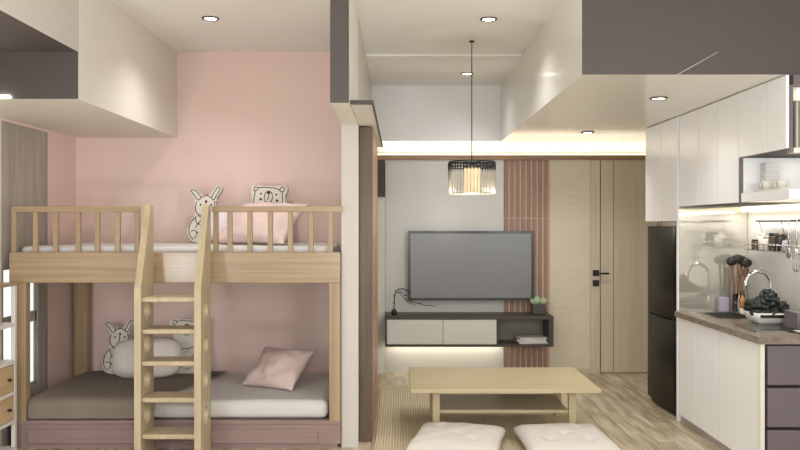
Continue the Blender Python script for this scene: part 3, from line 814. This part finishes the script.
# hob
hb = thing('hob','dark glass hob set in the worktop in front of the kale bowl','hob',(2.36,5.08,.842))
MB().rbox(2.19,2.50,4.90,5.22,.843,.850,.002).build('glass_top', M['black'], hb)
MB().box(2.183,2.19,4.893,5.227,.843,.852).box(2.50,2.507,4.893,5.227,.843,.852).box(2.19,2.50,4.893,4.90,.843,.852).box(2.19,2.50,5.22,5.227,.843,.852).build('frame', M['steel'], hb)
# faucet
fc = thing('faucet','chrome arched kitchen faucet rising behind the kale bowl','faucet',(2.585,5.56,.842))
fxp, fyp = 2.575, 5.56
MB().lathe([(.026,.842),(.026,.85),(.018,.86),(.016,.90)],fxp,fyp,20).build('base', M['chrome'], fc)
pts = [(fxp,fyp,.89),(fxp,fyp,1.06)]
for k in range(0,13):
    a = PI*k/12; pts.append((fxp-.086+.086*math.cos(a),fyp-.0*k,1.09+.086*math.sin(a)))
pts.append((fxp-.176,fyp,1.04))
MB().tube(pts,[.012]*(len(pts)-1)+[.013],10).build('spout', M['chrome'], fc)
MB().tube([(fxp+.0,fyp-.015,.885),(fxp+.01,fyp-.07,.90)],.007,8).build('lever', M['chrome'], fc)
# bowl with kale
bx, by = 2.445, 5.32
bw = thing('bowl','white rectangular bowl holding dark leaves beside the sink','bowl',(bx,by,.842))
m = MB(); t = m.b
def ring(w_,d_,z): return [t.verts.new((bx+w_*sx_*(1 if abs(c_)<.5 else .96),by+d_*sy_,z)) for c_,sx_,sy_ in ((0,-1,-.8),(0,-.85,-1),(0,.85,-1),(0,1,-.8),(0,1,.8),(0,.85,1),(0,-.85,1),(0,-1,.8))]
rs = [ring(.075,.07,.8435),ring(.105,.10,.873),ring(.128,.115,.925),ring(.120,.108,.925),ring(.095,.09,.873),ring(.07,.065,.852)]
for A,B in zip(rs,rs[1:]):
    for k in range(8):
        f = t.faces.new((A[k],A[(k+1)%8],B[(k+1)%8],B[k])); f.smooth = True
t.faces.new(rs[0][::-1]); t.faces.new(rs[-1])
m.build('shell', M['ivory'], bw)
MB().rbox(bx-.10,bx+.135,by-.126,by-.112,.895,.915,.003).build('black_band', M['black'], bw)
kl = MB()
for k in range(420):
    u = random.uniform(-1,1); v = random.uniform(-1,1); 
    if u*u+v*v > 1.05: continue
    top = .05+.085*max(0,1-(u*u*.7+v*v*.7))*(1+.35*math.sin(u*5+1))
    h_ = random.uniform(.2,1)*top
    p_ = Vector((bx-.012+u*.125,by+v*.10,.905+h_))
    kl.ball(p_, random.uniform(.012,.026), random.uniform(.012,.024), random.uniform(.010,.020), 7, 5)
for v_ in kl.b.verts:
    v_.co += Vector((noise.noise(v_.co*70),noise.noise(v_.co*70+Vector((9,0,0))),noise.noise(v_.co*70+Vector((0,9,0)))))*.012
kb = kl.build('kale_leaves', M['leaf']); tag(kb,'heap of curly dark green leaves in the white bowl','leaves'); kb['kind'] = 'stuff'
# mauve box and cloth
tag(MB().rbox(2.475,2.655,4.98,5.16,.843,.955,.008).build('bread_box', M['mauve']),'mauve box on the worktop against the right wall','box')
tag(place(pillow_mb(.22,.13,.03,n=14,wr=.012,seed=9),(2.50,4.815,.857)).build('folded_cloth', M['linen']),'crumpled white cloth on the near edge of the worktop','cloth')
# utensil crock
ux, uy = 2.535, 5.99
ck = MB().lathe([(.040,.843),(.044,.85),(.046,.985),(.042,.985),(.040,.86)],ux,uy,24).build('utensil_jar', M['glass']); tag(ck,'clear glass jar holding kitchen utensils before the end panel','jar')
uts = [(-.030,.01,-.045,1.215,'ladle'),(.012,.02,.030,1.225,'ladle'),(.02,-.02,.050,1.205,'ladle'),(0,0,-.005,1.235,'ladle'),(-.02,-.015,.015,1.12,'wooden_spoon'),(.022,.0,.058,1.14,'wooden_spoon')]
uts_lab = ['black ladle leaning left in the glass utensil jar','black ladle at the back middle of the glass utensil jar','black ladle leaning right in the glass utensil jar','tallest black ladle upright in the glass utensil jar','short brown wooden spoon in the glass utensil jar','brown wooden spoon leaning right in the glass utensil jar']
for (dx,dy,tx_,tz,kd),lb in zip(uts,uts_lab):
    p0 = Vector((ux+dx*.6,uy+dy*.6,.856)); p1 = Vector((ux+tx_,uy+dy,tz))
    r = thing(kd, lb, 'utensil', p0, 'utensils in the glass jar')
    MB().tube([p0,(p0+p1)/2,p1],[.009,.011,.009],8).build('handle', M['utwood'], r)
    if kd == 'ladle': MB().ball(p1+Vector((0,0,.012)),.044,.02,.034).build('head', M['blackmat'], r)
    else: MB().ball(p1+Vector((0,0,.02)),.020,.008,.032).build('head', M['utwood'], r)
tag(MB().rbox(2.415,2.485,6.03,6.085,.843,.955,.006).build('lilac_box', M['lilac']),'small lilac box standing on the worktop against the glossy end panel','box')
sb_ = thing('squeeze_bottle','small orange bottle with white base beside the utensil jar','bottle',(2.53,5.90,.843))
MB().lathe([(.018,.843),(.020,.85),(.020,.885)],2.53,5.91,16).build('white_base', M['ivory'], sb_)
MB().lathe([(.018,.885),(.018,.95),(.008,.975),(.006,.985)],2.53,5.91,16).build('orange_body', M['orange'], sb_)
# wall rack: rail, hooks, basket
rk = thing('wall_rack','steel wall rack with rail and wire basket under the kitchen light strip','rack',(2.6,5.4,1.3))
RX = 2.60; z_r = Z(220.6,5.80)
MB().tube([(RX,4.75,z_r),(RX,5.83,z_r)],.011,10).build('rail', M['gunmetal'], rk)
for y_ in (5.80,5.2): MB().tube([(RX,y_,z_r),(XR-.002,y_,z_r)],.007,8).build('bracket', M['steel'], rk)
bz0, bz1 = 1.318,1.362; ya, yb_ = 5.18,5.95
bk = MB()
for zz in (bz0,bz1):
    bk.tube([(2.655,ya,zz),(2.56,ya,zz),(2.56,yb_,zz),(2.655,yb_,zz)],.0035,6)
for k in range(13):
    y_ = ya+(yb_-ya)*k/12; bk.tube([(2.655,y_,bz0),(2.56,y_,bz0),(2.56,y_,bz1)],.0022,5)
for k in range(4): bk.tube([(2.56+.03*k,ya,bz0),(2.56+.03*k,yb_,bz0)],.0022,5)
bk.build('wire_basket', M['steel'], rk)
for y_ in (5.46,5.79): MB().tube([(RX,y_,z_r),(RX+.01,y_,z_r-.05),(2.655,y_,bz1)],.003,6).build('hanger', M['steel'], rk)
def jar(name,x,y,r,h_,m1,m2,label):
    j = thing(name,label,'jar',(x,y,bz0+.004),'jars in the wall rack basket')
    z = bz0+.0045
    MB().lathe([(r*.9,z),(r,z+.004),(r,z+h_*.8),(r*.85,z+h_*.85)],x,y,20).build('body', M[m1], j)
    MB().lathe([(r*.9,z+h_*.85),(r*.9,z+h_),(r*.85,z+h_+.002)],x,y,20).build('lid', M[m2], j)
jar('spice_jar',2.61,5.86,.035,.07,'brownbot','blackmat','dark jar at the far end of the wall rack basket')
jar('spice_jar',2.61,5.755,.030,.115,'ivory','ivory','tall white jar in the wall rack basket')
jar('spice_jar',2.61,5.68,.030,.095,'ivory','steel','white jar with steel lid in the wall rack basket')
jar('spice_jar',2.61,5.585,.036,.12,'brownbot','blackmat','tall dark jar in the middle of the wall rack basket')
jar('spice_jar',2.61,5.5,.036,.115,'blackmat','brownbot','black jar with brown lid in the wall rack basket')
jar('spice_jar',2.61,5.4,.030,.07,'lilac','ivory','short lilac jar at the near end of the wall rack basket')
def hang(y, kind, label):
    h0 = thing(kind, label, 'utensil', (RX,y,z_r-.2), 'utensils hanging from the rail')
    MB().tube([(RX,y,z_r+.010),(RX-.010,y,z_r+.006),(RX-.012,y,z_r-.01),(RX-.012,y,z_r-.04)],.003,6).build('hook', M['steel'], h0)
    MB().tube([(RX-.012,y,z_r-.035),(RX-.012,y,z_r-.19)],.005,8).build('handle', M['steel'], h0)
    if kind == 'whisk':
        m = MB()
        for k in range(6):
            a = PI*k/6; ca,sa = math.cos(a),math.sin(a)
            m.tube([(RX-.012+ca*w_,y+sa*w_,z_r-.18-d_) for w_,d_ in ((.0,0),(.018,.03),(.034,.08),(.034,.12),(.018,.15),(0,.16),(-.018,.15),(-.034,.12),(-.034,.08),(-.018,.03),(0,0))],.002,5)
        m.build('wires', M['steel'], h0)
    else: MB().ball((RX-.012,y,z_r-.22),.012,.03,.035).build('head', M['steel'], h0)
hang(5.33,'skimmer','steel skimmer hanging from the rail next to the basket')
hang(5.22,'whisk','balloon whisk hanging from the rail at the right edge')

# ================================================================== LIGHT AND CAMERA
wd = bpy.data.worlds.new('World'); sc.world = wd; wd.use_nodes = True
nt = wd.node_tree; bg = nt.nodes['Background']
bg.inputs[0].default_value = (.99,.99,1,1); bg.inputs[1].default_value = 1.3
lamp('fill_point','POINT',(-2.15,2.75,1.10),36,(.95,.98,1),.11)  # unseen fill point without a fixture, placed from the bunk panel's highlight
lamp('fill_point','POINT',(1.9,1.9,1.75),60,(.95,.98,1),.14)  # unseen fill point added to brighten the ceiling and kitchen doors
lamp('fill_point','POINT',(-.3,1.4,1.35),72,(.95,.98,1),.2)  # another bare fill point, added out of view to lift the ceiling

cam = bpy.data.cameras.new('Camera'); cam.sensor_width = 36; cam.lens = 36; cam.clip_start = .05
co_ = bpy.data.objects.new('Camera', cam); COL.objects.link(co_); co_.location = (0,0,EYE); co_.rotation_euler = (PI/2,0,0)
sc.camera = co_
vs = sc.view_settings; vs.view_transform = 'Standard'; vs.look = 'None'; vs.gamma = 1; vs.exposure = 0.25; vs.use_curve_mapping = False
for o in bpy.data.objects:
    if '_o' in o: del o['_o']
